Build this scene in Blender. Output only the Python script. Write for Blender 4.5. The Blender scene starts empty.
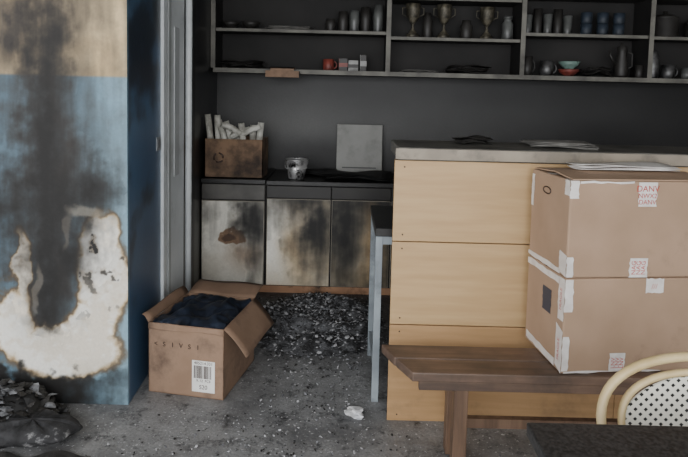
import bpy, bmesh, math, random
from mathutils import Matrix, Vector, noise
random.seed(7)
SC=bpy.context.scene
def lin(c):
    o=[]
    for v in c[:3]:
        v=v/255
        o.append(v/12.92 if v<=.04045 else ((v+.055)/1.055)**2.4)
    return (o[0],o[1],o[2],1)
# ---------------------------------------------------------------- materials
def mat(name,c1,c2=None,scale=8,rough=.6,metal=0,bump=0,bscale=60,stretch=(1,1,1),soot=None,sootc=(22,21,20),sscale=3,detail=6,alpha=None,trans=0):
    m=bpy.data.materials.new(name); m.use_nodes=True
    N=m.node_tree.nodes; L=m.node_tree.links
    P=N['Principled BSDF']; P.inputs['Roughness'].default_value=rough; P.inputs['Metallic'].default_value=metal
    if trans: P.inputs['Transmission Weight'].default_value=trans
    tc=N.new('ShaderNodeTexCoord'); mp=N.new('ShaderNodeMapping'); mp.inputs['Scale'].default_value=stretch
    L.new(tc.outputs['Object'],mp.inputs['Vector'])
    nz=N.new('ShaderNodeTexNoise'); nz.inputs['Scale'].default_value=scale; nz.inputs['Detail'].default_value=detail
    L.new(mp.outputs[0],nz.inputs['Vector'])
    cr=N.new('ShaderNodeValToRGB'); cr.color_ramp.elements[0].position=.35; cr.color_ramp.elements[1].position=.65
    cr.color_ramp.elements[0].color=lin(c1); cr.color_ramp.elements[1].color=lin(c2 or [min(255,v*1.08) for v in c1])
    L.new(nz.outputs['Fac'],cr.inputs[0]); out=cr.outputs[0]
    if soot is not None:
        n2=N.new('ShaderNodeTexNoise'); n2.inputs['Scale'].default_value=sscale; n2.inputs['Detail'].default_value=8; n2.inputs['Roughness'].default_value=.65
        L.new(tc.outputs['Object'],n2.inputs['Vector'])
        r2=N.new('ShaderNodeValToRGB'); r2.color_ramp.elements[0].position=soot[0]; r2.color_ramp.elements[1].position=soot[1]
        L.new(n2.outputs['Fac'],r2.inputs[0])
        mx=N.new('ShaderNodeMix'); mx.data_type='RGBA'; L.new(r2.outputs[0],mx.inputs['Factor'])
        L.new(out,mx.inputs['A']); mx.inputs['B'].default_value=lin(sootc); out=mx.outputs['Result']
    L.new(out,P.inputs['Base Color'])
    if bump:
        n3=N.new('ShaderNodeTexNoise'); n3.inputs['Scale'].default_value=bscale; n3.inputs['Detail'].default_value=5
        L.new(mp.outputs[0],n3.inputs['Vector'])
        b=N.new('ShaderNodeBump'); b.inputs['Strength'].default_value=bump; b.inputs['Distance'].default_value=.01
        L.new(n3.outputs['Fac'],b.inputs['Height']); L.new(b.outputs[0],P.inputs['Normal'])
    return m
def paintmat(name,rough=.6,bump=.15,bscale=40):
    m=bpy.data.materials.new(name); m.use_nodes=True
    N=m.node_tree.nodes; L=m.node_tree.links; P=N['Principled BSDF']; P.inputs['Roughness'].default_value=rough
    at=N.new('ShaderNodeAttribute'); at.attribute_name='Col'
    tc=N.new('ShaderNodeTexCoord'); nz=N.new('ShaderNodeTexNoise'); nz.inputs['Scale'].default_value=70; nz.inputs['Detail'].default_value=6
    L.new(tc.outputs['Object'],nz.inputs['Vector'])
    mr=N.new('ShaderNodeMapRange'); mr.inputs['To Min'].default_value=.85; mr.inputs['To Max'].default_value=1.15; L.new(nz.outputs['Fac'],mr.inputs['Value'])
    mx=N.new('ShaderNodeVectorMath'); mx.operation='SCALE'; L.new(at.outputs['Color'],mx.inputs[0]); L.new(mr.outputs[0],mx.inputs['Scale'])
    L.new(mx.outputs[0],P.inputs['Base Color'])
    b=N.new('ShaderNodeBump'); b.inputs['Strength'].default_value=bump; b.inputs['Distance'].default_value=.01
    n3=N.new('ShaderNodeTexNoise'); n3.inputs['Scale'].default_value=bscale; n3.inputs['Detail'].default_value=6
    L.new(tc.outputs['Object'],n3.inputs['Vector']); L.new(n3.outputs['Fac'],b.inputs['Height']); L.new(b.outputs[0],P.inputs['Normal'])
    return m
# ---------------------------------------------------------------- mesh builder
class MB:
    def __init__(s,name): s.name=name; s.bm=bmesh.new(); s.mats=[]
    def mi(s,m):
        if m not in s.mats: s.mats.append(m)
        return s.mats.index(m)
    def _faces(s,fs,m,smooth=False):
        i=s.mi(m)
        for f in fs: f.material_index=i; f.smooth=smooth
    def box(s,x0,x1,y0,y1,z0,z1,m,bev=0,M=None):
        r=bmesh.ops.create_cube(s.bm,size=1)
        T=Matrix.Translation(((x0+x1)/2,(y0+y1)/2,(z0+z1)/2))@Matrix.Diagonal((abs(x1-x0),abs(y1-y0),abs(z1-z0),1))
        bmesh.ops.transform(s.bm,matrix=(M@T if M else T),verts=r['verts'])
        fs={f for v in r['verts'] for f in v.link_faces}; s._faces(fs,m)
        if bev:
            es={e for v in r['verts'] for e in v.link_edges}
            rr=bmesh.ops.bevel(s.bm,geom=list(es),offset=bev,segments=2,affect='EDGES',profile=.5)
            s._faces(rr['faces'],m)
    def prism(s,poly,z0,z1,m):
        a=[s.bm.verts.new((x,y,z0)) for x,y in poly]; b=[s.bm.verts.new((x,y,z1)) for x,y in poly]; n=len(poly)
        fs=[s.bm.faces.new(a[::-1]),s.bm.faces.new(b)]+[s.bm.faces.new((a[i],a[(i+1)%n],b[(i+1)%n],b[i])) for i in range(n)]
        es={e for f in fs for e in f.edges}; s._faces(fs,m)
        rr=bmesh.ops.bevel(s.bm,geom=list(es),offset=.005,segments=2,affect='EDGES',profile=.5); s._faces(rr['faces'],m)
    def quad(s,pts,m,smooth=False):
        vs=[s.bm.verts.new(p) for p in pts]; f=s.bm.faces.new(vs); s._faces([f],m,smooth); return f
    def lathe(s,prof,c,m,seg=24,M=None):
        rings=[]
        for (r,z) in prof:
            ring=[]
            for i in range(seg):
                a=2*math.pi*i/seg; p=Vector((max(r,1e-4)*math.cos(a),max(r,1e-4)*math.sin(a),z))
                if M: p=M@p
                ring.append(s.bm.verts.new(p+Vector(c)))
            rings.append(ring)
        fs=[]
        for a,b in zip(rings,rings[1:]):
            for i in range(seg): fs.append(s.bm.faces.new((a[i],a[(i+1)%seg],b[(i+1)%seg],b[i])))
        s._faces(fs,m,True)
        caps=[]
        if prof[0][0]>1e-3: caps.append(s.bm.faces.new(rings[0][::-1]))
        if prof[-1][0]>1e-3: caps.append(s.bm.faces.new(rings[-1]))
        s._faces(caps,m)
    def tube(s,pts,r,m,seg=10,closed=False,cap=True):
        pts=[Vector(p) for p in pts]; n=len(pts); rings=[]
        t0=(pts[1]-pts[0]).normalized(); up=Vector((0,0,1)) if abs(t0.z)<.9 else Vector((1,0,0))
        nrm=(up-t0*up.dot(t0)).normalized()
        for i,p in enumerate(pts):
            if closed: t=(pts[(i+1)%n]-pts[i-1]).normalized()
            else: t=(pts[min(i+1,n-1)]-pts[max(i-1,0)]).normalized()
            nrm=(nrm-t*nrm.dot(t)).normalized(); bn=t.cross(nrm)
            rr=r[i] if isinstance(r,(list,tuple)) else r
            rings.append([s.bm.verts.new(p+nrm*rr*math.cos(2*math.pi*k/seg)+bn*rr*math.sin(2*math.pi*k/seg)) for k in range(seg)])
        fs=[]; prs=list(zip(rings,rings[1:]))
        if closed: prs.append((rings[-1],rings[0]))
        for a,b in prs:
            for k in range(seg): fs.append(s.bm.faces.new((a[k],a[(k+1)%seg],b[(k+1)%seg],b[k])))
        s._faces(fs,m,True)
        if cap and not closed: s._faces([s.bm.faces.new(rings[0][::-1]),s.bm.faces.new(rings[-1])],m)
    def sheet(s,nu,nv,fn,m,smooth=True):
        g=[[s.bm.verts.new(fn(i/nu,j/nv)) for j in range(nv+1)] for i in range(nu+1)]
        fs=[s.bm.faces.new((g[i][j],g[i+1][j],g[i+1][j+1],g[i][j+1])) for i in range(nu) for j in range(nv)]
        s._faces(fs,m,smooth); return g
    def text(s,txt,size,M,m):
        cu=bpy.data.curves.new('t','FONT'); cu.body=txt; cu.size=size; cu.align_x='CENTER'; cu.align_y='CENTER'
        ob=bpy.data.objects.new('t',cu); SC.collection.objects.link(ob)
        dg=bpy.context.evaluated_depsgraph_get(); me=bpy.data.meshes.new_from_object(ob.evaluated_get(dg))
        b2=bmesh.new(); b2.from_mesh(me); bmesh.ops.transform(b2,matrix=M,verts=b2.verts); me2=bpy.data.meshes.new('t2'); b2.to_mesh(me2); b2.free()
        n0=len(s.bm.faces); s.bm.from_mesh(me2); s.bm.faces.ensure_lookup_table()
        s._faces(s.bm.faces[n0:],m)
        bpy.data.objects.remove(ob); bpy.data.curves.remove(cu)
    def done(s,fixn=False,M=None,origin=True):
        if fixn: bmesh.ops.recalc_face_normals(s.bm,faces=s.bm.faces)
        if M: bmesh.ops.transform(s.bm,matrix=M,verts=s.bm.verts)
        o=Vector((0,0,0))
        if origin:
            xs=[v.co.x for v in s.bm.verts]; ys=[v.co.y for v in s.bm.verts]; zs=[v.co.z for v in s.bm.verts]
            o=Vector(((min(xs)+max(xs))/2,(min(ys)+max(ys))/2,min(zs)))
            bmesh.ops.translate(s.bm,vec=-o,verts=s.bm.verts)
        me=bpy.data.meshes.new(s.name); s.bm.to_mesh(me); s.bm.free()
        for m in s.mats: me.materials.append(m)
        ob=bpy.data.objects.new(s.name,me); ob.location=o; SC.collection.objects.link(ob); return ob
def sm(a,b,x):
    t=max(0,min(1,(x-a)/(b-a))); return t*t*(3-2*t)
def g2(a,b,ca,cb,ra,rb): return math.exp(-((a-ca)/ra)**2-((b-cb)/rb)**2)
def mixc(c,d,t): return tuple(c[i]*(1-t)+d[i]*t for i in range(3))
def fbm(x,y,sc,o=0): return noise.fractal(Vector((x*sc+o,y*sc-o,o*1.7)),1.0,2.0,5)
def painted_panel(name,p0,du,dv,nu,nv,fn,m,mb=None):
    """flat grid from p0 along du,dv ; colour = fn(point)"""
    me=bpy.data.meshes.new(name); vs=[];cs=[]
    for j in range(nv+1):
        for i in range(nu+1):
            p=Vector(p0)+Vector(du)*(i/nu)+Vector(dv)*(j/nv); vs.append(p); cs.append(lin([max(0,min(255,v)) for v in fn(p)]))
    fs=[(j*(nu+1)+i,j*(nu+1)+i+1,(j+1)*(nu+1)+i+1,(j+1)*(nu+1)+i) for j in range(nv) for i in range(nu)]
    me.from_pydata(vs,[],fs); at=me.color_attributes.new('Col','FLOAT_COLOR','POINT')
    at.data.foreach_set('color',[x for c in cs for x in c]); me.materials.append(m)
    ob=bpy.data.objects.new(name,me); SC.collection.objects.link(ob); return ob
def parent(root,*kids):
    for k in kids: k.parent=root; k.matrix_parent_inverse=root.matrix_world.inverted()
def empty(name,loc):
    e=bpy.data.objects.new(name,None); e.location=loc; SC.collection.objects.link(e); bpy.context.view_layer.update(); return e

# materials
M_dark=mat('charred',(26,25,24),(48,46,44),20,.8,bump=.5)
M_black=mat('soot_black',(14,14,14),(28,28,28),10,.7)
M_kraft=mat('kraft_cardboard',(156,130,107),(168,141,118),5,.8,soot=(.6,.85),sootc=(110,90,74),sscale=4)
M_kraft2=mat('kraft_dirty',(136,110,90),(152,125,104),6,.85,soot=(.5,.75),sootc=(92,74,62),sscale=6)
M_kraftin=mat('kraft_inner',(122,98,80),(138,112,92),6,.85)
M_tape=mat('white_tape',(205,200,196),(225,222,218),20,.35)
M_red=mat('print_red',(180,60,52),None,5,.5)
M_ink=mat('print_ink',(60,45,38),None,5,.6)
M_lab=mat('paper_label',(215,214,210),None,8,.6)
M_steel=mat('steel',(120,120,120),(80,80,80),10,.45,metal=.7,soot=(.4,.7),sscale=14)
M_gold=mat('brass_trophy',(120,114,98),(76,72,62),10,.5,metal=.4,soot=(.4,.7),sscale=20)
M_paper=mat('sooty_paper',(140,138,134),(100,98,94),14,.8)
M_ash=mat('ash_flakes',(136,138,142),(76,76,78),30,.9)
M_ash2=mat('ash_pale',(190,191,194),(146,146,148),30,.9)
M_shelf=mat('shelf_laminate',(122,120,112),(94,92,86),6,.6,soot=(.5,.8),sootc=(44,42,40),sscale=4)
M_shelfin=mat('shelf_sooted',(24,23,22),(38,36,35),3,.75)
M_ctop=mat('countertop_black',(20,20,20),(36,35,34),9,.4,bump=.1)

# ---------------------------------------------------------------- room shell
def floor_mat():
    m=bpy.data.materials.new('floor_stone'); m.use_nodes=True; N=m.node_tree.nodes; L=m.node_tree.links; P=N['Principled BSDF']
    tc=N.new('ShaderNodeTexCoord')
    def nz(sc,det=6,rough=.6):
        n=N.new('ShaderNodeTexNoise'); n.inputs['Scale'].default_value=sc; n.inputs['Detail'].default_value=det; n.inputs['Roughness'].default_value=rough; L.new(tc.outputs['Object'],n.inputs['Vector']); return n.outputs['Fac']
    def ramp(src,p0,p1,c0=(0,0,0,1),c1=(1,1,1,1)):
        r=N.new('ShaderNodeValToRGB'); e=r.color_ramp.elements; e[0].position=p0;e[1].position=p1;e[0].color=c0;e[1].color=c1; L.new(src,r.inputs[0]); return r.outputs[0]
    def mix(f,a,b):
        x=N.new('ShaderNodeMix'); x.data_type='RGBA'
        L.new(f,x.inputs['Factor']); L.new(a,x.inputs['A'])
        if isinstance(b,tuple): x.inputs['B'].default_value=b
        else: L.new(b,x.inputs['B'])
        return x.outputs['Result']
    sp=N.new('ShaderNodeSeparateXYZ'); L.new(tc.outputs['Object'],sp.inputs[0])
    def rng(sock,a,b,c,d):
        r=N.new('ShaderNodeMapRange'); r.interpolation_type='SMOOTHSTEP'; L.new(sock,r.inputs['Value'])
        for k,v in zip(('From Min','From Max','To Min','To Max'),(a,b,c,d)): r.inputs[k].default_value=v
        return r.outputs[0]
    def add(a,b,op='ADD'):
        x=N.new('ShaderNodeMath'); x.operation=op; L.new(a,x.inputs[0]); L.new(b,x.inputs[1]); return x.outputs[0]
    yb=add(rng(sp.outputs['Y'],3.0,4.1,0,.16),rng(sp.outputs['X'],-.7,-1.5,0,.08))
    base=ramp(nz(90,4),.35,.65,lin((124,125,127)),lin((150,151,150)))
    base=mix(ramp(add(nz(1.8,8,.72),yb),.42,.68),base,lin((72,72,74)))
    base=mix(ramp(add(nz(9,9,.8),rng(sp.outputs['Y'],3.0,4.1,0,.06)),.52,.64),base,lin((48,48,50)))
    spk=add(ramp(nz(60,3,.6),.62,.66),ramp(nz(5,4,.7),.42,.60),'MULTIPLY')
    base=mix(spk,base,lin((205,206,208)))
    L.new(base,P.inputs['Base Color'])
    L.new(ramp(nz(5),.3,.7,(.4,.4,.4,1),(.8,.8,.8,1)),P.inputs['Roughness'])
    b=N.new('ShaderNodeBump'); b.inputs['Strength'].default_value=.25; b.inputs['Distance'].default_value=.01; L.new(nz(45,8),b.inputs['Height']); L.new(b.outputs[0],P.inputs['Normal'])
    return m
f=MB('floor'); f.box(-4,5,-2.0,5.15,-.1,0,floor_mat()); f.done(origin=False)
M_ceil=mat('ceiling_plaster',(120,117,112),(140,137,132),2,.9)
f=MB('ceiling'); f.box(-4,5,-2.0,5.15,2.9,3.0,M_ceil); f.done(origin=False)

PM=paintmat('burnt_wall_paint',.7)
def leftwall(p):
    a=344+215*p.x; b=137+215*(1.33-p.z)
    n=fbm(a,b,.018,3); n2=fbm(a,b,.06,9); n3=fbm(a,b,.012,17); n4=fbm(a,b,.14,31)
    ns=fbm(a*2.2,b*.35,.05,41)   # vertical streaks
    aw=a+n*9+n2*3.5; bw=b+n3*10+n2*4
    beige=mixc((206,184,144),(190,166,126),sm(-.3,.4,n)); blue=mixc((92,122,142),(134,166,182),sm(60,120,a)*.85+.15*sm(-.4,.4,n2))
    c=mixc(beige,blue,sm(81,84,b))
    # smoke haze: column above the fire
    hz=.84*math.exp(-((aw-42)/52)**2)*sm(-140,30,b)*(1-sm(350,410,b))
    hz=max(hz,.96*g2(aw,bw,10,36,46,50),.93*math.exp(-((aw-50)/30)**2)*sm(-60,60,b)*(1-sm(300,340,b)),.93*g2(aw,bw,60,170,42,80),.7*g2(aw,bw,62,-10,44,60),.6*g2(aw,bw,104,195,20,44))
    hz=max(0,min(1,hz+(n2*.2+ns*.18)*(hz>.05)))
    c=mixc(c,(52,47,43),hz)
    W=max(.95*g2(aw,bw,10,340,20,46),.9*g2(aw,bw,14,280,8,44),1.15*g2(aw,bw,60,364,62,30),1.1*g2(aw,bw,102,292,27,56),1.0*g2(aw,bw,100,244,24,26),.9*g2(aw,bw,92,335,30,30))+n2*.09+n4*.06
    ring=sm(.27,.42,W)
    c=mixc(c,(96,78,58),ring*.85)
    w=sm(.40,.50,W)
    white=mixc((222,214,198),(234,232,224),sm(-.3,.3,n+n4*.5))
    white=mixc(white,(176,148,104),.8*sm(.60,.43,W)+.2*sm(.1,.5,n3))
    white=mixc(white,(146,124,96),.55*sm(.15,.5,n2)*sm(340,250,b))
    c=mixc(c,white,w)
    s=.99*math.exp(-((aw-43)/21)**2)*sm(20,140,b)*(1-sm(318,356,bw+n4*12))
    s=max(s,.98*g2(aw,bw,68,262,28,30),.9*g2(aw,bw,86,200,28,24),.88*g2(aw,bw,48,215,52,60),.85*g2(aw,bw,36,268,26,56),.8*g2(aw,bw,84,234,9,20),.75*g2(aw,bw,46,90,22,70))
    s=max(s,.97*sm(382,396,bw+n2*10)*(1-sm(60,118,a)*.6),.7*g2(aw,bw,10,225,28,44),.6*g2(aw,bw,112,400,30,14))
    s=max(s,.85*sm(.35,.5,n2+n4*.3)*ring*g2(a,b,75,260,60,50))
    s=max(0,min(1,s+(n2*.2+n4*.12+ns*.12)*(s>.1)))
    c=mixc(c,(19,18,17),s)
    sw=g2(aw,bw,80,220,24,7); c=mixc(c,(142,134,120),.6*sm(.35,.8,sw))
    sw=g2(aw,bw,62,240,5,24); c=mixc(c,(110,102,92),.45*sm(.3,.8,sw))
    sw=g2(aw,bw,28,300,4,26); c=mixc(c,(130,122,110),.5*sm(.3,.8,sw))
    c=mixc(c,(84,82,78),sm(121,126,a)*.35*sm(200,0,b))
    return c
wl=MB('wall_left')
wl.box(-4,-1.02,2.806,2.95,0,2.9,M_dark); wlo=wl.done(origin=False)
pp=painted_panel('painted_face',(-1.8,2.80,0),(.785,0,0),(0,0,2.9),220,760,leftwall,PM); parent(wlo,pp)
pq=painted_panel('painted_face_far',(-4,2.80,0),(2.2,0,0),(0,0,2.9),60,80,leftwall,PM); parent(wlo,pq)

# side wall (slightly out of square)  x = -1.015 .. -1.075
def sx(y): return -1.015-.0267*(y-2.8)
SMt=paintmat('sooted_side_paint',.35,.05)
def sidecol(p):
    n=fbm(p.y*100,p.z*100,.03,5); n2=fbm(p.y*100,p.z*100,.1,2)
    c=mixc((56,82,112),(86,120,152),sm(.3,1.6,p.z+n*.4)*.5+.4*sm(3.1,2.82,p.y))
    if p.y>3.44: c=(40,41,42)
    c=mixc(c,(24,28,36),sm(-.2,.5,n+(p.z-1.3)*.5)*.75)
    if p.y<2.83: c=mixc(c,(140,170,184),.6)
    return c
ws=MB('wall_side'); 
ws.quad([(sx(2.8)-.004,2.8,0),(sx(5.15)-.004,5.15,0),(sx(5.15)-.004,5.15,2.9),(sx(2.8)-.004,2.8,2.9)],M_dark)
wso=ws.done(origin=False)
k=painted_panel('painted_side',(sx(2.8),2.8,0),(sx(5.15)-sx(2.8),2.35,0),(0,0,2.9),150,160,sidecol,SMt); parent(wso,k)
M_trim=mat('trim_paint',(225,230,232),(205,211,213),3,.4,soot=(.55,.85),sscale=3,sootc=(120,122,124))
M_trimd=mat('trim_dark',(60,62,62),(40,42,42),3,.5)
t=MB('trim_1'); t.box(sx(3.4)-.02,sx(3.4)+.018,3.36,3.43,0,2.9,M_trim,.004); t.done()
t=MB('door_1')
t.box(sx(3.6)-.03,sx(3.6)+.012,3.47,3.83,0,2.9,M_trim,.004)
t.box(sx(3.6)-.03,sx(3.6)+.02,3.47,3.52,0,2.9,mat('door_edge',(190,194,194),(160,164,164),3,.5),.003)
t.box(sx(3.6)-.03,sx(3.6)+.017,3.60,3.70,1.0,1.9,mat('door_panel',(196,200,201),(176,180,182),3,.5),.004)
t.done()
t=MB('trim_2'); t.tube([(sx(3.9)+.03,3.9,0),(sx(3.9)+.03,3.9,1.4),(sx(3.9)+.03,3.9,2.9)],.022,M_trim,14); t.done()
t=MB('trim_3'); t.box(sx(4.15)-.02,sx(4.15)+.012,4.08,4.17,0,2.9,M_trimd,.003); t.done()

def backcol(p):
    n=fbm(p.x,p.z,1.3,4); n2=fbm(p.x,p.z,5,8)
    v=.30+.26*g2(p.x,p.z,-.1,1.20,1.2,.20)+.10*sm(.5,-1,p.x)+n*.14
    v-=.5*g2(p.x,p.z,-.25,.95,.45,.20)*(1+n2*.4)+.2*sm(1.35,1.68,p.z)
    v-=.12*sm(.6,2.2,p.x)
    v=max(.02,min(1,v))
    return mixc((22,22,23),(120,120,118),v)
wb=MB('wall_back'); wb.box(-1.3,5,5.06,5.15,0,2.9,M_dark); wbo=wb.done(origin=False)
k=painted_panel('sooted_face',(-1.3,5.055,0),(6.3,0,0),(0,0,2.9),320,150,backcol,paintmat('sooted_back_paint',.55,.1)); parent(wbo,k)
wr=MB('wall_right'); wr.box(5,5.1,-2,5.15,0,2.9,M_ceil); wr.done(origin=False)

# light switch
s=MB('light_switch'); s.box(sx(3.33)-.002,sx(3.33)+.006,3.27,3.345,1.19,1.265,mat('switch_plastic',(130,135,140),None,5,.4),.002)
s.box(sx(3.33)+.004,sx(3.33)+.009,3.285,3.33,1.205,1.25,mat('switch_rocker',(90,94,98),None,5,.4),.001); s.done()

# ---------------------------------------------------------------- wall cabinet
w=MB('wall_cabinet'); YF,YB=4.75,5.05
top=2.62
xs=[-1.045,.33,1.385,2.39,3.4]
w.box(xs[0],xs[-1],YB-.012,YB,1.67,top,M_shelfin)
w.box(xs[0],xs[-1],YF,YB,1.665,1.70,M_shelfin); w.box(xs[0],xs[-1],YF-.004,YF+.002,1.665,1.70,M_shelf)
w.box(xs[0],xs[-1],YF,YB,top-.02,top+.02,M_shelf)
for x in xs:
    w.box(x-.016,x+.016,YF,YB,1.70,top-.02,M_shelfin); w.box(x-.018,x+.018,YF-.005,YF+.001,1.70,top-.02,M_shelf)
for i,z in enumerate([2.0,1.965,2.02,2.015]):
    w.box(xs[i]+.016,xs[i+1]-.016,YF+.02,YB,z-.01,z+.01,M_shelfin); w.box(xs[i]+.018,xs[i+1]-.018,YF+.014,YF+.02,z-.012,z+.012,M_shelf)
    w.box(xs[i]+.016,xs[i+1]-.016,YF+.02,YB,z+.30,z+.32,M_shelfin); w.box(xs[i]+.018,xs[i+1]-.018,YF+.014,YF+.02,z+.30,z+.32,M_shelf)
w.done()
# items
def lathe_obj(name,prof,c,m,extra=None,seg=24):
    o=MB(name); o.lathe(prof,c,m,seg)
    if extra: extra(o,c)
    return o.done()
def mug(c,r,h,m,name='coffee_mug',ang=0):
    def ex(o,c):
        ca,sa=math.cos(ang),math.sin(ang); pts=[]
        for k in range(9):
            a=-math.pi/2+math.pi*k/8; d=r*.95+math.cos(a)*r*.55; pts.append((c[0]+ca*d,c[1]+sa*d,c[2]+h*.5+math.sin(a)*h*.3))
        o.tube(pts,r*.12,m,8)
    return lathe_obj(name,[(r*.8,0),(r*.92,.005),(r,h*.3),(r,h),(r*.9,h),(r*.88,h*.15),(0,h*.12)],c,m,ex)
def trophy(c,h,m):
    return lathe_obj('trophy',[(.05,0),(.05,.03),(.035,.035),(.03,.05),(.012,.07),(.01,h*.4),(.02,h*.45),(.03,h*.5),(.05,h*.65),(.055,h*.85),(.06,h),(.052,h),(.045,h*.7),(0,h*.55)],c,m,
      lambda o,c:[o.tube([(c[0]+sg*.05,c[1],c[2]+h*.9),(c[0]+sg*.085,c[1],c[2]+h*.88),(c[0]+sg*.085,c[1],c[2]+h*.7),(c[0]+sg*.045,c[1],c[2]+h*.62)],.005,m,8) for sg in(-1,1)])
Z1=1.702; Y1=4.87
z2=[2.012,1.977,2.032,2.027]
c_dark=mat('ceramic_sooted',(50,48,46),(34,32,30),12,.5); c_red=mat('ceramic_red',(140,66,56),(86,42,38),12,.5); c_blue=mat('ceramic_blue',(50,60,72),(34,40,48),12,.55)
c_teal=mat('ceramic_teal',(110,134,126),None,12,.4); c_glass=mat('sooted_glass',(96,98,96),(54,54,54),10,.35); c_white=mat('carton_white',(170,170,168),(120,120,118),12,.6)
mug((-.14,Y1,Z1),.045,.09,c_red); mug((2.34,Y1-.05,Z1),.03,.1,c_dark); mug((1.62,Y1,Z1),.052,.12,M_steel); mug((1.46,Y1,Z1),.042,.15,c_dark,'tall_mug')
def pkg(name,x,y,z,w_,d,h,m,m2):
    o=MB(name); o.box(x-w_/2,x+w_/2,y-d/2,y+d/2,z,z+h,m,.003); o.box(x-w_/2-.001,x+w_/2+.001,y-d/2-.001,y+d/2,z+h*.3,z+h*.62,m2); o.box(x-w_/2,x-w_/2+.002,y-d/2-.002,y+d/2,z,z+h,m2); return o.done()
pkg('tea_packet',-.02,Y1,Z1,.07,.06,.10,c_dark,c_red); pkg('tea_packet',.06,Y1,Z1,.08,.06,.085,c_white,c_dark); pkg('spice_box',.14,Y1-.02,Z1,.05,.05,.13,c_dark,c_white)
def bowl(c,r,h,m): return lathe_obj('bowl',[(r*.4,0),(r*.45,.008),(r*.8,h*.5),(r,h),(r*.94,h),(r*.7,h*.5),(0,h*.2)],c,m)
o=bowl((1.80,Y1,Z1),.085,.055,c_red); bowl((1.80,Y1,Z1+.057),.085,.06,c_teal)
lathe_obj('coffee_pot',[(.05,0),(.055,.02),(.05,.1),(.035,.2),(.04,.24),(.012,.26),(.015,.275),(0,.28)],(2.22,Y1,Z1),c_dark,
   lambda o,c:[o.tube([(c[0]-.045,c[1],c[2]+.1),(c[0]-.09,c[1],c[2]+.17),(c[0]-.1,c[1],c[2]+.21)],[.014,.01,.007],c_dark,10),o.tube([(c[0]+.035,c[1],c[2]+.21),(c[0]+.085,c[1],c[2]+.19),(c[0]+.085,c[1],c[2]+.09),(c[0]+.045,c[1],c[2]+.07)],.007,c_dark,8)])
lathe_obj('thermos',[(.045,0),(.048,.01),(.048,.16),(.035,.19),(.035,.22),(.0,.225)],(2.47,Y1,Z1),M_steel)
mug((2.60,Y1,Z1),.05,.11,M_steel); mug((2.75,Y1,Z1),.04,.09,c_glass)
lathe_obj('stock_pot',[(.09,0),(.1,.01),(.1,.15),(.105,.155),(.06,.18),(.015,.185),(.02,.21),(0,.215)],(2.55,Y1,z2[3]),c_dark)
lathe_obj('stock_pot',[(.09,0),(.1,.01),(.1,.12),(.105,.125),(.06,.15),(.015,.155),(.02,.18),(0,.185)],(2.82,Y1,z2[3]),c_dark)
trophy((.53,Y1,z2[1]),.27,M_gold); trophy((.78,Y1,z2[1]),.27,M_gold); trophy((1.13,Y1+.03,z2[1]),.26,M_gold)
lathe_obj('glass_jar',[(.04,0),(.045,.01),(.045,.13),(.03,.15),(.03,.17),(.035,.17),(.035,.19),(0,.19)],(1.29,Y1,z2[1]),c_glass)
lathe_obj('glass_jar',[(.045,0),(.05,.01),(.05,.1),(.035,.12),(.035,.15),(0,.15)],(.96,Y1,z2[1]),c_dark)
lathe_obj('glass_jar',[(.035,0),(.04,.01),(.04,.16),(.025,.18),(.025,.21),(0,.21)],(.655,Y1+.05,z2[1]),c_dark)
for x,h in [(1.45,.15),(1.53,.2),(1.61,.16),(1.69,.2),(1.77,.15)]:
    lathe_obj('drinking_glass',[(.028,0),(.03,.01),(.036,h),(.033,h),(.027,.015),(0,.014)],(x,Y1,z2[2]),c_glass if h<.2 else c_dark)
for x in [1.92,2.05,2.18]:
    for j in range(2): mug((x,Y1,z2[2]+.002+j*.09),.044,.088,c_blue,ang=.9)
for x,h in [(-.13,.1),(-.03,.16),(.06,.17),(.15,.2),(.25,.22)]:
    lathe_obj('drinking_glass',[(.034,0),(.036,.01),(.042,h*.5),(.036,h),(.033,h),(.036,h*.5),(0,.014)],(x,Y1,z2[0]),c_glass if h==.17 or h==.22 else c_dark)
for x,r in [(-.93,.07),(-.77,.08)]: bowl((x,Y1,z2[0]),r,.06,c_dark)
def papers(name,x,y,z,w_,d,n,m,seed=0,curl=.01):
    rnd=random.Random(seed); o=MB(name)
    for i in range(n):
        a=rnd.uniform(-.35,.35); cx=x+rnd.uniform(-.02,.02); cy=y+rnd.uniform(-.01,.01); h=z+.002+i*.005; ph=rnd.uniform(0,6)
        def fn(u,v,a=a,cx=cx,cy=cy,h=h,ph=ph):
            dx=(u-.5)*w_; dy=(v-.5)*d
            return Vector((cx+dx*math.cos(a)-dy*math.sin(a),cy+dx*math.sin(a)+dy*math.cos(a),h+curl*(1+math.sin(u*5+ph)*math.cos(v*3+ph))))
        o.sheet(8,6,fn,m)
    ob=o.done(); sd=ob.modifiers.new('s','SOLIDIFY'); sd.thickness=.0015; return ob
papers('paper_stack',-.45,Y1-.01,z2[0],.32,.2,5,M_paper,1,.004)
papers('burnt_papers',-.82,Y1,Z1,.28,.2,9,c_dark,2,.014)
papers('burnt_papers',.60,Y1-.02,Z1,.28,.2,3,M_paper,3,.004)
papers('burnt_papers',.98,Y1-.02,Z1,.30,.2,9,c_dark,4,.016)
papers('burnt_papers',2.0,Y1-.02,Z1,.18,.2,9,c_dark,5,.022)
o=MB('card_flap'); o.box(-.62,-.36,4.66,4.735,1.668,1.685,M_kraft2,.002,); o.box(-.62,-.36,4.655,4.665,1.635,1.685,M_kraft2,.002); o.box(-.58,-.40,4.65,4.80,1.7025,1.712,M_kraft2); o.box(-.58,-.40,4.65,4.66,1.68,1.712,M_kraft2); o.done()

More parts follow.
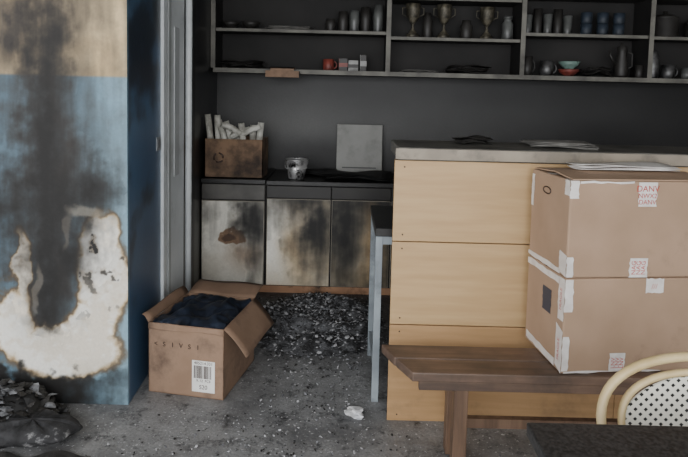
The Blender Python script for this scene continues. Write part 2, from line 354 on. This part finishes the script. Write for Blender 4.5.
# ---------------------------------------------------------------- base cabinets
bc=empty('base_cabinet',(0.7,4.7,0))
b=MB('carcass')
CF=4.42
b.box(-1.05,-.575,CF+.02,5.04,.06,.835,M_dark); b.box(-.57,3.2,CF+.02,5.04,.06,.835,M_dark)
b.box(-1.05,3.2,CF+.04,5.04,0,.06,mat('plinth',(190,146,112),(160,120,92),4,.6,soot=(.5,.7),sscale=5))
b.box(-1.052,-.572,CF-.025,5.045,.838,.872,M_ctop,.004); b.box(-.568,3.2,CF-.02,5.045,.832,.866,M_ctop,.004)
b.box(-1.05,-.58,CF,CF+.02,.715,.828,mat('drawer_sooted',(90,88,84),(64,62,59),5,.5),.003)
for x0,x1 in [(-.565,-.085),(-.08,.36),(.365,.85)]: b.box(x0,x1,CF,CF+.02,.735,.825,mat('drawer_dark',(30,28,27),(44,42,39),5,.5),.003)
M_edge=mat('door_edge_pale',(150,144,132),(110,104,94),5,.5)
for x0,x1,zt in [(-1.05,-.582,.705),(-.563,-.088,.728),(-.078,.358,.728),(.368,.85,.728)]:
    b.box(x0,x1,CF+.003,CF+.02,.068,zt,M_edge,.002)
b=b.done(origin=False)
def doorcol(p):
    a=344+136*p.x; b_=187+136*(.833-p.z); n=fbm(a,b_,.03,6); n2=fbm(a,b_,.09,12); aw=a+n*7+n2*3; bw=b_+n*7+n2*3; ns=fbm(a*2.5,b_*.3,.06,51)
    if a<265:
        c=mixc((226,223,212),(200,195,182),sm(-.3,.4,n)); s=max(.98*g2(aw,bw,251,222,17,30),.3*g2(aw,bw,205,215,10,30),.5*g2(aw,bw,256,262,10,30)); br=max(sm(.40,.55,g2(aw,bw,230,241,17,8)+n2*.15),.6*g2(aw,bw,246,258,20,16))
        c=mixc(c,(110,78,52),br*.85); c=mixc(c,(70,50,36),.8*sm(.4,.6,g2(aw,bw,226,240,9,4)))
    elif a<332:
        c=mixc((248,246,236),(226,210,180),sm(262,320,a)*.8+.3*sm(-.2,.5,n)); s=max(.99*g2(aw,bw,321,232,24,46),.85*sm(236,196,bw)*sm(258,310,aw+20),.5*g2(aw,bw,266,210,12,22),.5*g2(aw,bw,300,214,26,20))
        c=mixc(c,(160,126,80),.7*g2(aw,bw,300,250,16,38)*(1-s))
        c=mixc(c,(170,120,80),.4*g2(aw,bw,300,296,30,5))
    else:
        c=mixc((168,158,138),(142,130,108),sm(-.3,.4,n)); s=max(.98*g2(aw,bw,343,225,26,64),.9*sm(260,198,bw),.42)
        c=mixc(c,(184,146,96),.7*g2(aw,bw,374,240,12,50)); s*=1-.6*g2(aw,bw,372,250,13,45)
    s=max(0,min(1,s+(n2*.18+ns*.18)*(s>.06)))
    c=mixc(c,(18,17,16),s)
    return c
DM=paintmat('burnt_laminate',.6,.05)
ds=[]
for i,(x0,x1,zt) in enumerate([(-1.045,-.587,.70),(-.559,-.092,.724),(-.074,.354,.724),(.372,.846,.724)]):
    ds.append(painted_panel('door_face_%d'%i,(x0,CF+.0005,.072),(x1-x0,0,0),(0,0,zt-.072),90,120,doorcol,DM))
parent(bc,b,*ds)

# carton on counter with rolls
c=MB('cardboard_carton'); z0=.8735
X0,X1,Ya,Yb,H=-1.035,-.60,4.44,4.74,.29
th=.006
Mc=mat('counter_carton',(132,106,84),(96,78,62),5,.85,soot=(.40,.66),sscale=5,sootc=(46,38,34))
c.box(X0,X1,Ya,Ya+th,z0,z0+H,Mc); c.box(X0,X1,Yb-th,Yb,z0,z0+H,Mc); c.box(X0,X0+th,Ya,Yb,z0,z0+H,Mc); c.box(X1-th,X1,Ya,Yb,z0,z0+H,Mc); c.box(X0,X1,Ya,Yb,z0,z0+th,Mc)
for k in range(3):
    a0=k*2*math.pi/3; cx,cz=-.93,z0+.15
    c.tube([(cx+.035*math.cos(a0+t_),Ya-.002,cz+.035*math.sin(a0+t_)) for t_ in (0,.5,1,1.5)],.006,M_ink,6)
c.done()
r=MB('paper_roll_bundle'); Mr=mat('paper_roll',(220,219,210),(180,178,168),9,.7,soot=(.5,.8),sscale=9,sootc=(90,86,80)); rnd=random.Random(3)
Mri=mat('roll_core',(70,66,60),None,9,.8)
for i in range(9):
    x=-.995+i*.041; y=4.53+.06*(i%3)
    L=(.46,.45,.42,.38,.42,.38,.40,.38,.40)[i]
    lx=(-.10,-.06,-.22,-.28,-.30,-.34,-.1,.05,.10)[i]; tilt=rnd.uniform(-.1,.02)
    base=Vector((x-lx*.15,y,z0+.012)); d=Vector((lx,tilt,1)).normalized()
    R_=d.to_track_quat('Z','Y').to_matrix()
    rad=.024
    r.lathe([(rad,0),(rad,L),(rad*.8,L)],base,Mr,16,M=R_); r.lathe([(rad*.8,L),(rad*.75,L-.05),(0,L-.06)],base,Mri,16,M=R_)
for i,(x,z,sg) in enumerate([(-.84,.365,1),(-.70,.35,-1),(-.78,.33,-1)]):
    r.tube([(x-.07,4.475+.02*i,z0+z+.03*sg),(x,4.47+.02*i,z0+z+.01),(x+.07,4.475+.02*i,z0+z-.035*sg)],.022,Mr,14)
r.done()
# metal pot
def ex(o,c):
    o.tube([(c[0]+.085*math.cos(a),c[1]+.085*math.sin(a)*1,c[2]+.145) for a in [2*math.pi*k/24 for k in range(24)]],.006,M_pot,8,closed=True)
    o.tube([(c[0]-.085,c[1],c[2]+.14),(c[0]-.08,c[1]-.06,c[2]+.09),(c[0],c[1]-.095,c[2]+.07),(c[0]+.08,c[1]-.06,c[2]+.09),(c[0]+.085,c[1],c[2]+.14)],.004,M_pot,8)
M_pot=mat('polished_steel',(230,230,230),(170,170,170),16,.3,metal=.7,soot=(.5,.62),sscale=18)
lathe_obj('metal_bucket',[(.055,0),(.06,.005),(.085,.145),(.08,.145),(.055,.01),(0,.01)],(-.355,4.53,.8675),M_pot,ex,32)
o=MB('serving_board'); Mb=mat('board_pale',(142,142,138),(122,122,118),3,.5,soot=(.5,.8),sscale=5,sootc=(84,82,78))
Mt=Matrix.Translation((.13,4.93,.869))@Matrix.Rotation(math.radians(-9),4,'X')
o.box(-.19,.19,-.006,.006,0,.40,Mb,.004,M=Mt); o.box(-.14,.14,-.010,-.006,.035,.045,M_trimd,M=Mt); o.done()
papers('burnt_papers',.12,4.60,.8675,.5,.25,7,M_black,11,.012)
papers('burnt_papers',-.22,4.78,.8675,.28,.2,5,M_black,12,.012)

# ---------------------------------------------------------------- bar counter
def wood(name,c1,c2,axis='X',sc=6,soot=None,sc_=(96,80,64)):
    st=(1,12,12) if axis=='X' else (12,12,1)
    return mat(name,c1,c2,sc,.5,stretch=st,detail=8,bump=.03,bscale=20,soot=soot,sootc=sc_)
M_oak=wood('beech_laminate',(190,159,117),(180,148,106),'X',3); M_oak2=wood('beech_lower',(178,142,101),(164,130,90),'X',3,(.55,.85))
M_slab=mat('bar_top_grey',(110,108,102),(84,82,77),5,.45,soot=(.45,.75),sscale=7,sootc=(46,44,42))
b=MB('bar_counter'); BY=2.72; BX0,BX1=.235,3.3
rows=[(.862,1.236,M_oak),(.468,.857,M_oak),(.0,.463,M_oak2)]
for z0_,z1_,m in rows:
    for xa,xb in [(BX0,1.30),(1.303,2.3),(2.303,BX1)]:
        b.box(xa,xb,BY,BY+.02,z0_,z1_,m,.0015)
    for x in [.28,.9,1.25]:
        for z in (z0_+.03,z1_-.03): b.lathe([(.004,0),(.003,.001)],(x,BY-.0005,z),M_ink,8,M=Matrix.Rotation(math.pi/2,3,'X'))
b.box(BX0+.003,BX1,BY+.02,BY+.06,0,1.236,mat('bar_frame',(110,84,60),(90,70,50),4,.7))
b.box(BX0+.01,BX1+.05,BY-.03,3.12,1.24,1.298,M_slab,.006)
b.box(BX0+.0,BX1+.05,BY-.034,BY-.028,1.245,1.293,mat('slab_edge',(152,142,126),(124,115,102),6,.5,soot=(.5,.8),sootc=(74,69,63),sscale=9))
for x in [1.2,2.2,3.2]: b.box(x-.02,x+.02,BY+.06,3.08,1.05,1.24,M_dark)
b.done()
papers('leaflets',1.05,2.90,1.2985,.3,.2,5,M_paper,21,.004)
papers('leaflets',.65,2.98,1.2985,.16,.12,5,c_dark,22,.008)
o=MB('work_table'); Ms=mat('frame_grey_steel',(156,166,172),(124,132,138),4,.4,soot=(.5,.75),sscale=6,sootc=(74,76,78))
o.box(.165,1.0,2.86,3.45,.845,.885,M_ctop,.003)
for x,y in [(.185,2.90),(.185,3.42),(.98,2.90),(.98,3.42)]: o.box(x-.017,x+.017,y-.017,y+.017,0,.845,Ms,.002)
o.box(.17,.99,2.888,2.912,.80,.845,Ms); o.box(.17,.20,2.9,3.42,.80,.845,Ms); o.box(.175,.195,2.9,3.42,.12,.15,Ms); o.done()

# ---------------------------------------------------------------- bench
M_bench=wood('bench_wood',(124,100,84),(90,72,60),'X',3,(.42,.7),(66,56,50)); M_bl=wood('bench_leg',(116,92,74),(88,68,54),'Z',3)
b=MB('bench')
by0,by1=2.28,2.54
b.prism([(.185,by1),(.232,by0+.132),(2.1,by0+.132),(2.1,by1)],.41,.448,M_bench)
b.prism([(.237,by0+.126),(.293,by0),(2.1,by0),(2.1,by0+.126)],.41,.448,M_bench)
b.box(.32,2.05,by0+.004,by0+.03,.375,.412,M_bench,.002)
for x in (.495,1.85):
    b.box(x-.028,x+.028,by0+.03,by0+.09,0,.41,M_bl,.004); b.box(x-.028,x+.028,by1-.08,by1-.02,0,.41,M_bl,.004)
    b.box(x-.024,x+.024,by0+.09,by1-.08,.33,.41,M_bl); 
b.box(.495,1.85,(by0+by1)/2-.015,(by0+by1)/2+.015,.16,.2,M_bl)
b.done()

# ---------------------------------------------------------------- shipping cartons
M_tr=mat('tape_red',(205,120,112),(215,150,140),40,.4)
FX=.880; FY=2.297
CM=Matrix.Translation((FX,FY,0))@Matrix.Rotation(math.radians(6),4,'Z')@Matrix.Translation((-FX,-FY,0))
def carton(x0,y0,z0,wd,dp,h):
    o=MB('cardboard_carton'); x1=x0+wd; y1=y0+dp
    o.box(x0,x1,y0,y1,z0,z0+h,M_kraft,.007)
    o.box(x0+.0,x1,y0+dp/2-.002,y0+dp/2+.002,z0+h-.001,z0+h+.0012,M_ink)
    rnd=random.Random(int(z0*100))
    def strip(face,u0,u1,v0,v1,m=M_tape,off=.0015,slant=0):
        n=8
        def pt(u,v):
            if face=='F': return (u,y0-off,v)
            if face=='L': return (x0-off,u,v)
            return (u,v,z0+h+off)
        long_v=abs(v1-v0)>abs(u1-u0); lo=[];hi=[]
        for i in range(n+1):
            t=i/n; w1=rnd.uniform(-.003,.003); w2=rnd.uniform(-.003,.003)
            if long_v: lo.append(pt(u0+w1,v0+(v1-v0)*t)); hi.append(pt(u1+w2,v0+(v1-v0)*t+slant))
            else: lo.append(pt(u0+(u1-u0)*t,v0+w1+slant*t)); hi.append(pt(u0+(u1-u0)*t,v1+w2+slant*t))
        for i in range(n): o.quad([lo[i],lo[i+1],hi[i+1],hi[i]],m)
    return o,strip,x1,y1
RF=lambda x,z,a=0: Matrix.Translation((x,FY-.003,z))@Matrix.Rotation(math.pi/2,4,'X')@Matrix.Rotation(a,4,'Z')
RL=lambda y,z,a=0: Matrix.Translation((FX-.003,y,z))@Matrix.Rotation(-math.pi/2,4,'Z')@Matrix.Rotation(math.pi/2,4,'X')@Matrix.Rotation(a,4,'Z')
o,st,x1,y1=carton(FX,FY,.449,.60,.355,.385)
st('L',FY,FY+.055,.449,.62,slant=.02); st('L',FY,FY+.05,.66,.830); st('F',FX,FX+.028,.46,.6); st('F',FX,FX+.035,.70,.830)
st('L',FY+.05,y1,.80,.826); st('L',FY+.06,y1-.02,.455,.485,slant=.01); st('F',FX+.335,FX+.41,.775,.832); st('F',FX+.01,FX+.42,.452,.458); st('F',FX+.2,FX+.265,.455,.53)
Mb2=mat('label_navy',(48,54,68),None,5,.5); st('L',FY+.11,FY+.19,.65,.75,Mb2,.002)
for i in range(3): o.text('LNV',.024,RF(FX+.215+.018*i,.49,math.pi/2),M_red)
o.text('FRAGILE',.024,RL(FY+.028,.54,math.pi/2),M_red); o.text('FRAGILE',.024,RL(FY+.026,.745,math.pi/2),M_red); o.text('///',.03,RF(FX+.37,.80),M_tr)
o.done(M=CM)
o,st,x1,y1=carton(FX,FY,.8365,.60,.355,.385)
zt=.8365+.385
st('F',FX,FX+.035,zt-.07,zt); st('L',FY,FY+.04,zt-.06,zt); st('F',FX,FX+.028,.84,.92); st('L',FY,FY+.06,.84,.925,slant=.01); st('L',FY+.05,y1,.84,.860)
st('F',FX+.26,FX+.335,.838,.915); st('F',FX+.28,FX+.355,zt-.10,zt-.004)
st('L',y1-.03,y1-.005,zt-.16,zt-.02); st('F',FX+.04,FX+.26,zt-.010,zt-.002)
o.text('DANV',.034,RF(FX+.317,zt-.03),M_red); o.text('NWX2',.026,RF(FX+.317,zt-.058),M_red); o.text('DANV',.026,RF(FX+.317,zt-.083),M_red)
for i in range(3): o.text('NAG',.026,RF(FX+.278+.02*i,.877,math.pi/2),M_red)
st('T',FX-.0,x1,FY+.01,FY+.05); st('T',FX,x1,FY+.16,FY+.21)
o.box(FX+.01,x1-.01,FY+.004,FY+.175,zt+.001,zt+.006,M_kraft,0,M=Matrix.Translation((0,FY,zt))@Matrix.Rotation(math.radians(4),4,'X')@Matrix.Translation((0,-FY,-zt)))
o.box(FX+.01,x1-.01,FY+.185,FY+.351,zt+.001,zt+.006,M_kraft,0,M=Matrix.Translation((0,y1,zt))@Matrix.Rotation(math.radians(-3),4,'X')@Matrix.Translation((0,-y1,-zt)))
o.tube([(FX-.001,FY+.2+.035*math.cos(a),zt-.07+.014*math.sin(a)) for a in [2*math.pi*k/16 for k in range(16)]],.003,M_ink,6,closed=True)
o.done(M=CM)
papers('loose_leaflets',FX+.30,FY+.23,zt+.019,.42,.14,4,M_tape,33,.006)

# ---------------------------------------------------------------- open carton on the floor
A=Vector((-.960,2.935,0)); ang=math.radians(-10.5)
T=Matrix.Translation(A)@Matrix.Rotation(ang,4,'Z')
oc=MB('open_cardboard_box'); W_,D_,H_=.400,.46,.36; th=.005
for bx in [(0,W_,0,th,0,H_),(0,W_,D_-th,D_,0,H_),(0,th,0,D_,0,H_),(W_-th,W_,0,D_,0,H_),(0,W_,0,D_,0,th)]:
    oc.box(*bx,M_kraft2)
def flap(p0,p1,dirv,L,m=M_kraftin,bend=.02,skew=0):
    p0=Vector(p0);p1=Vector(p1);d=Vector(dirv).normalized()
    def fn(u,v):
        q=p0.lerp(p1,u)+d*L*v+(p1-p0).normalized()*skew*v; q.z+=bend*math.sin(v*2.5)+.004*math.sin(u*7+v*3); return q
    oc.sheet(8,5,fn,m,True)
flap((W_,0,H_),(W_,D_,H_),(.55,.0,-.65),.18,M_kraft2,.012)
flap((0,D_,H_),(W_,D_,H_),(0,.9,.12),.17,M_kraftin,.01)
flap((0,0,H_),(0,D_,H_),(-.10,.0,.09),.05,M_kraftin,.01)
flap((0.0,0,H_),(W_,0,H_),(0,-.12,-.9),.03,M_kraft2,.0)
oc.box(W_-.165,W_-.045,-.002,0,.03,.19,M_lab)
rnd=random.Random(5); x=W_-.155
while x<W_-.06:
    w_=rnd.choice([.002,.003,.005]); oc.box(x,x+w_,-.003,-.001,.10,.165,M_ink); x+=w_+rnd.choice([.002,.004])
TF=lambda x,z: Matrix.Translation((x,-.003,z))@Matrix.Rotation(math.pi/2,4,'X')
oc.text('405214.331',.021,TF(W_-.105,.178),M_ink); oc.text('X 12  PCS',.018,TF(W_-.105,.088),M_ink); oc.text('S20',.03,TF(W_-.105,.055),M_ink)
for i,x in enumerate([.04,.085,.13,.175,.22,.265]):
    oc.text('<SIVSI'[i],.034,TF(x,.255),M_ink)
oco=oc.done(M=T)
sd=oco.modifiers.new('s','SOLIDIFY'); sd.thickness=.002
Mf=mat('blue_black_cloth',(18,22,30),(44,52,68),9,.4,bump=.5,bscale=16,soot=(.5,.7),sootc=(14,14,15),sscale=7)
cb=MB('folded_dark_cloth')
def fn(u,v):
    x=.012+u*(W_-.024); y=.012+v*(D_-.024); e=min(u,1-u,v,1-v)
    rd=1-abs(noise.noise(Vector((u*2.6+v*1.2,v*3.4-u,2.3))))*2.2
    rd2=1-abs(noise.noise(Vector((u*6-v*2,v*5,7.3))))*2
    z=H_-.05+.03*sm(0,.3,e)+.028*rd+.014*rd2
    return Vector((x,y,z))
cb.sheet(80,80,fn,Mf)
cbo=cb.done(M=T); sd=cbo.modifiers.new('s','SOLIDIFY'); sd.thickness=-.02

# ---------------------------------------------------------------- debris
def flakes(name,n,fn,mats,smin,smax,seed,base=None,flat=.5):
    rnd=random.Random(seed); o=MB(name)
    if base: base(o)
    for i in range(n):
        x,y,z=fn(rnd); s_=smin+(smax-smin)*rnd.random()**2; m=rnd.choice(mats)
        R_=Matrix.Rotation(rnd.uniform(0,6.28),3,'Z')@Matrix.Rotation(rnd.uniform(-flat,flat),3,'X')@Matrix.Rotation(rnd.uniform(-flat,flat),3,'Y')
        k=rnd.randint(4,6); pts=[]
        for j in range(k):
            a=2*math.pi*j/k; rr=s_*rnd.uniform(.5,1)
            pts.append(R_@Vector((rr*math.cos(a),rr*rnd.uniform(.5,.9)*math.sin(a),s_*rnd.uniform(-.12,.12))))
        mz=min(p.z for p in pts); c0=R_@Vector((0,0,s_*.2))
        cv=o.bm.verts.new(Vector((x,y,z-mz+.001))+c0); vs=[o.bm.verts.new(Vector((x,y,z-mz+.001))+p) for p in pts]
        fs=[o.bm.faces.new((cv,vs[j],vs[(j+1)%k])) for j in range(k)]; o._faces(fs,m)
    return o.done()
def hz(x,y):
    e=1-((x+.16)/.50)**2-((y-3.90)/.50)**2
    e+=.45*noise.noise(Vector((x*4,y*4,1)))
    return .075*sm(0,.8,e)*(1+.7*noise.noise(Vector((x*9,y*9,0))))
def pile_base(o):
    o.sheet(90,80,lambda u,v:(lambda x,y:Vector((x,y,-.002+hz(x,y)+.006*noise.noise(Vector((x*40,y*40,2))))))(-.70+u*1.0,3.38+v*1.02),mat('ash_heap',(112,113,116),(44,44,45),16,.95,bump=1,bscale=60,soot=(.5,.6),sscale=9,sootc=(40,40,41)))
def pf(rnd):
    while True:
        x=rnd.gauss(-.16,.24); y=rnd.gauss(3.88,.26)
        if x>.30 or x<-.62 or y>4.38: continue
        if x>.14 and y<3.46: continue
        if x<-.4 and y<3.45: continue
        return x,y,hz(x,y)
flakes('ash_debris_pile',4600,pf,[M_ash,M_ash,M_ash2,M_dark,M_dark,M_ash2,M_ash],.004,.022,4,pile_base)
def ff(rnd):
    while True:
        x=rnd.uniform(-1.6,.9); y=rnd.uniform(1.9,3.5)
        if y>2.75 and x<-.98: continue
        if -1.0<x<-.4 and 2.75<y<3.45: continue
        if x>.14 and y>2.6: continue
        if abs(x-.49)<.09 : continue
        if x<-1.1 and y<2.75: continue
        if y<2.38 and x<-.95: continue
        if math.hypot(x-.07,y-2.74)<.08: continue
        d=math.exp(-((x+.25)/.45)**2)*(.35+.65*sm(-.15,.25,noise.noise(Vector((x*3,y*3,9)))))
        if rnd.random()>.12+.88*d: continue
        return x,y,0
flakes('scattered_ash',2200,ff,[M_ash,M_dark,M_dark,M_ash2,M_ash2],.0025,.012,8)
# charred rubble lower-left
def hb(x,y): 
    e=1-((x+1.62)/.40)**2-((y-2.62)/.24)**2+.4*noise.noise(Vector((x*5,y*5,3)))
    return .12*sm(0,.9,e)*(1+.5*noise.noise(Vector((x*11,y*11,4))))
def rb(o): o.sheet(50,40,lambda u,v:(lambda x,y:Vector((x,y,-.002+hb(x,y))))(-2.15+u*1.1,2.34+v*.45),M_black)
def rf(rnd):
    while True:
        x=rnd.gauss(-1.55,.22); y=rnd.uniform(2.44,2.74)
        if hb(x,y)>.004 : return x,y,hb(x,y)
flakes('charred_rubble',700,rf,[M_black,M_dark,M_dark,M_ash],.008,.05,12,rb)
o=MB('charred_board'); BT=Matrix.Translation((-1.35,2.22,.002))@Matrix.Rotation(.05,4,'Z')
def fb(u,v):
    return BT@Vector((-.36+u*.72-.03*math.sin(v*9)*u,-.14+v*.28+.02*math.sin(u*17)*v,.018+.012*noise.noise(Vector((u*6,v*5,1)))))
o.sheet(30,14,fb,M_dark)
o.box(-.34,.33,-.13,.12,0,.014,M_dark,.003,M=BT); o.done()
o=MB('charred_seat_pad')
def fs_(u,v):
    a=2*math.pi*u; r=.19*math.sin(math.pi*min(v,.999)/1.0)**.5 if 0<v<1 else .001
    z=.07-.07*math.cos(math.pi*(1-v))*1.0
    k=1+.25*noise.noise(Vector((math.cos(a)*1.5,math.sin(a)*1.5,v*3)))
    return Vector((-1.33+r*k*math.cos(a)*1.05,2.51+r*k*math.sin(a)*.55,.003+z*.55*(1+.3*noise.noise(Vector((math.cos(a)*3,math.sin(a)*3,5))))))
o.sheet(40,16,fs_,mat('charred_foam',(22,22,23),(56,56,58),14,.85,bump=.8,bscale=30,soot=(.60,.66),sootc=(140,140,140),sscale=7))
o.done()
# crumpled paper
o=MB('crumpled_paper'); bmesh.ops.create_icosphere(o.bm,subdivisions=3,radius=.04); o._faces(o.bm.faces,mat('white_paper',(225,225,225),(200,202,206),9,.8))
for v in o.bm.verts:
    k=1+.8*noise.noise(v.co*38); v.co=Vector((v.co.x*k*1.15+.03,v.co.y*k*.9,v.co.z*k*.42))
mz=min(v.co.z for v in o.bm.verts); o.done(M=Matrix.Translation((.06,2.74,-mz)))

# ---------------------------------------------------------------- table
M_gran=mat('table_speckled',(26,26,27),(62,62,62),110,.4,detail=2)
o=MB('dining_table'); tz=.74
o.box(.47,1.5,.62,1.43,tz-.035,tz,M_gran,.004)
for x,y in [(.54,.69),(1.43,.69),(.54,1.36),(1.43,1.36)]: o.box(x-.025,x+.025,y-.025,y+.025,0,tz-.035,M_trimd,.003)
o.box(.54,1.43,1.345,1.365,tz-.11,tz-.035,M_trimd); o.box(.54,1.43,.68,.70,tz-.11,tz-.035,M_trimd); o.done()

# ---------------------------------------------------------------- bistro chair
def weave():
    m=bpy.data.materials.new('woven_plastic'); m.use_nodes=True; N=m.node_tree.nodes; L=m.node_tree.links; P=N['Principled BSDF']; P.inputs['Roughness'].default_value=.45
    tc=N.new('ShaderNodeTexCoord'); sp=N.new('ShaderNodeSeparateXYZ'); L.new(tc.outputs['Object'],sp.inputs[0])
    def cell(sock,per,off=0):
        a=N.new('ShaderNodeMath'); a.operation='MULTIPLY_ADD'; a.inputs[1].default_value=1/per; a.inputs[2].default_value=50+off; L.new(sock,a.inputs[0])
        f=N.new('ShaderNodeMath'); f.operation='FRACT'; L.new(a.outputs[0],f.inputs[0])
        g=N.new('ShaderNodeMath'); g.operation='LESS_THAN'; g.inputs[1].default_value=.44; L.new(f.outputs[0],g.inputs[0]); return g.outputs[0]
    ad=N.new('ShaderNodeMath'); ad.operation='ADD'; L.new(sp.outputs['Y'],ad.inputs[0]); L.new(sp.outputs['Z'],ad.inputs[1])
    d1=N.new('ShaderNodeMath'); d1.operation='ADD'; L.new(sp.outputs['X'],d1.inputs[0]); L.new(ad.outputs[0],d1.inputs[1])
    d2=N.new('ShaderNodeMath'); d2.operation='SUBTRACT'; L.new(sp.outputs['X'],d2.inputs[0]); L.new(ad.outputs[0],d2.inputs[1])
    mu=N.new('ShaderNodeMath'); mu.operation='MULTIPLY'; L.new(cell(d1.outputs[0],.030),mu.inputs[0]); L.new(cell(d2.outputs[0],.030),mu.inputs[1])
    mx=N.new('ShaderNodeMix'); mx.data_type='RGBA'; L.new(mu.outputs[0],mx.inputs['Factor']); mx.inputs['A'].default_value=lin((222,220,208)); mx.inputs['B'].default_value=lin((24,24,24))
    L.new(mx.outputs['Result'],P.inputs['Base Color']); return m
M_cane=mat('cane_cream',(210,190,146),(190,168,122),10,.4); M_w=weave()
ch=MB('bistro_chair'); cx=1.045; yb=1.70; zs=.45; yc=1.49
def hoop(hw,ztop,zbot,r,yoff=0):
    pts=[]
    n=28
    for k in range(n+1):
        a=math.pi*k/n; x=-hw*math.cos(a); zz=math.sin(a)**.8
        zc=ztop-hw*.72; pts.append((cx+x*(1),yb+yoff-.05*(1-zz)**2,zc+zz*hw*.72))
    lo=[]; 
    for t_ in (0,.25,.5,.75): lo.append((cx-hw*(.78+.22*t_),yb+yoff-.16+ (.11)*t_,zbot+(ztop-hw*.72-zbot)*t_))
    hi=[(2*cx-p[0],p[1],p[2]) for p in lo[::-1]]
    ch.tube(lo+pts+hi,r,M_cane,12)
hoop(.285,.798,.45,.014); hoop(.225,.750,.45,.011)
def fn(u,v):
    a=(u-.5)*2; top=.743-.16*(1-math.sqrt(max(0,1-a*a))); z=.50+(top-.50)*v
    hwz=.215*(.85+.15*min(1,(z-.45)/.15)); return Vector((cx+a*hwz,yb-.012-.10*(1-min(1,(z-.45)/.18))**2+.0,z))
ch.sheet(30,16,fn,M_w)
ch.sheet(30,16,lambda u,v: fn(1-u,v)+Vector((0,.006,0)),M_w)
ch.lathe([(0,-.012),(.19,-.012),(.205,0),(.19,.012),(0,.013)],(cx,yc,zs),M_w,36)
ch.tube([(cx+.21*math.cos(a),yc+.21*math.sin(a),zs) for a in [2*math.pi*k/36 for k in range(36)]],.015,M_cane,10,closed=True)
for sx_,sy_ in [(-1,-1),(1,-1),(-1,1),(1,1)]:
    ch.tube([(cx+sx_*.14,yc+sy_*.14,zs),(cx+sx_*.165,yc+sy_*.165,.22),(cx+sx_*.19,yc+sy_*.19,0)],.013,M_cane,10)
ch.tube([(cx+.165*1.41*math.cos(a),yc+.165*1.41*math.sin(a),.2) for a in [2*math.pi*k/36 for k in range(36)]],.009,M_cane,8,closed=True)
ch.done()

# ---------------------------------------------------------------- light
W=bpy.data.worlds.new('World'); SC.world=W; W.use_nodes=True
W.node_tree.nodes['Background'].inputs[0].default_value=(.97,.98,1,1); W.node_tree.nodes['Background'].inputs[1].default_value=2.4
def area(name,loc,tgt,size,en,col=(1,1,1)):
    l=bpy.data.lights.new(name,'AREA'); l.shape='RECTANGLE'; l.size=size[0]; l.size_y=size[1]; l.energy=en; l.color=col
    o=bpy.data.objects.new(name,l); o.location=loc; o.rotation_euler=(Vector(tgt)-Vector(loc)).to_track_quat('-Z','Y').to_euler(); SC.collection.objects.link(o)
area('daylight_opening',(-.6,-1.9,2.0),(0,4.5,.7),(4,1.6),150,(.98,.99,1))
# ---------------------------------------------------------------- camera
cam=bpy.data.cameras.new('camera'); co=bpy.data.objects.new('camera',cam); SC.collection.objects.link(co)
cam.sensor_width=36; cam.lens=36*600/688; cam.shift_y=-91.5/688
Rm=Matrix.Rotation(math.pi/2-math.radians(4.5),4,'X')@Matrix.Rotation(math.radians(1.4),4,'Z')
co.matrix_world=Matrix.Translation((0,0,1.55))@Rm
cam.clip_start=.05
SC.camera=co
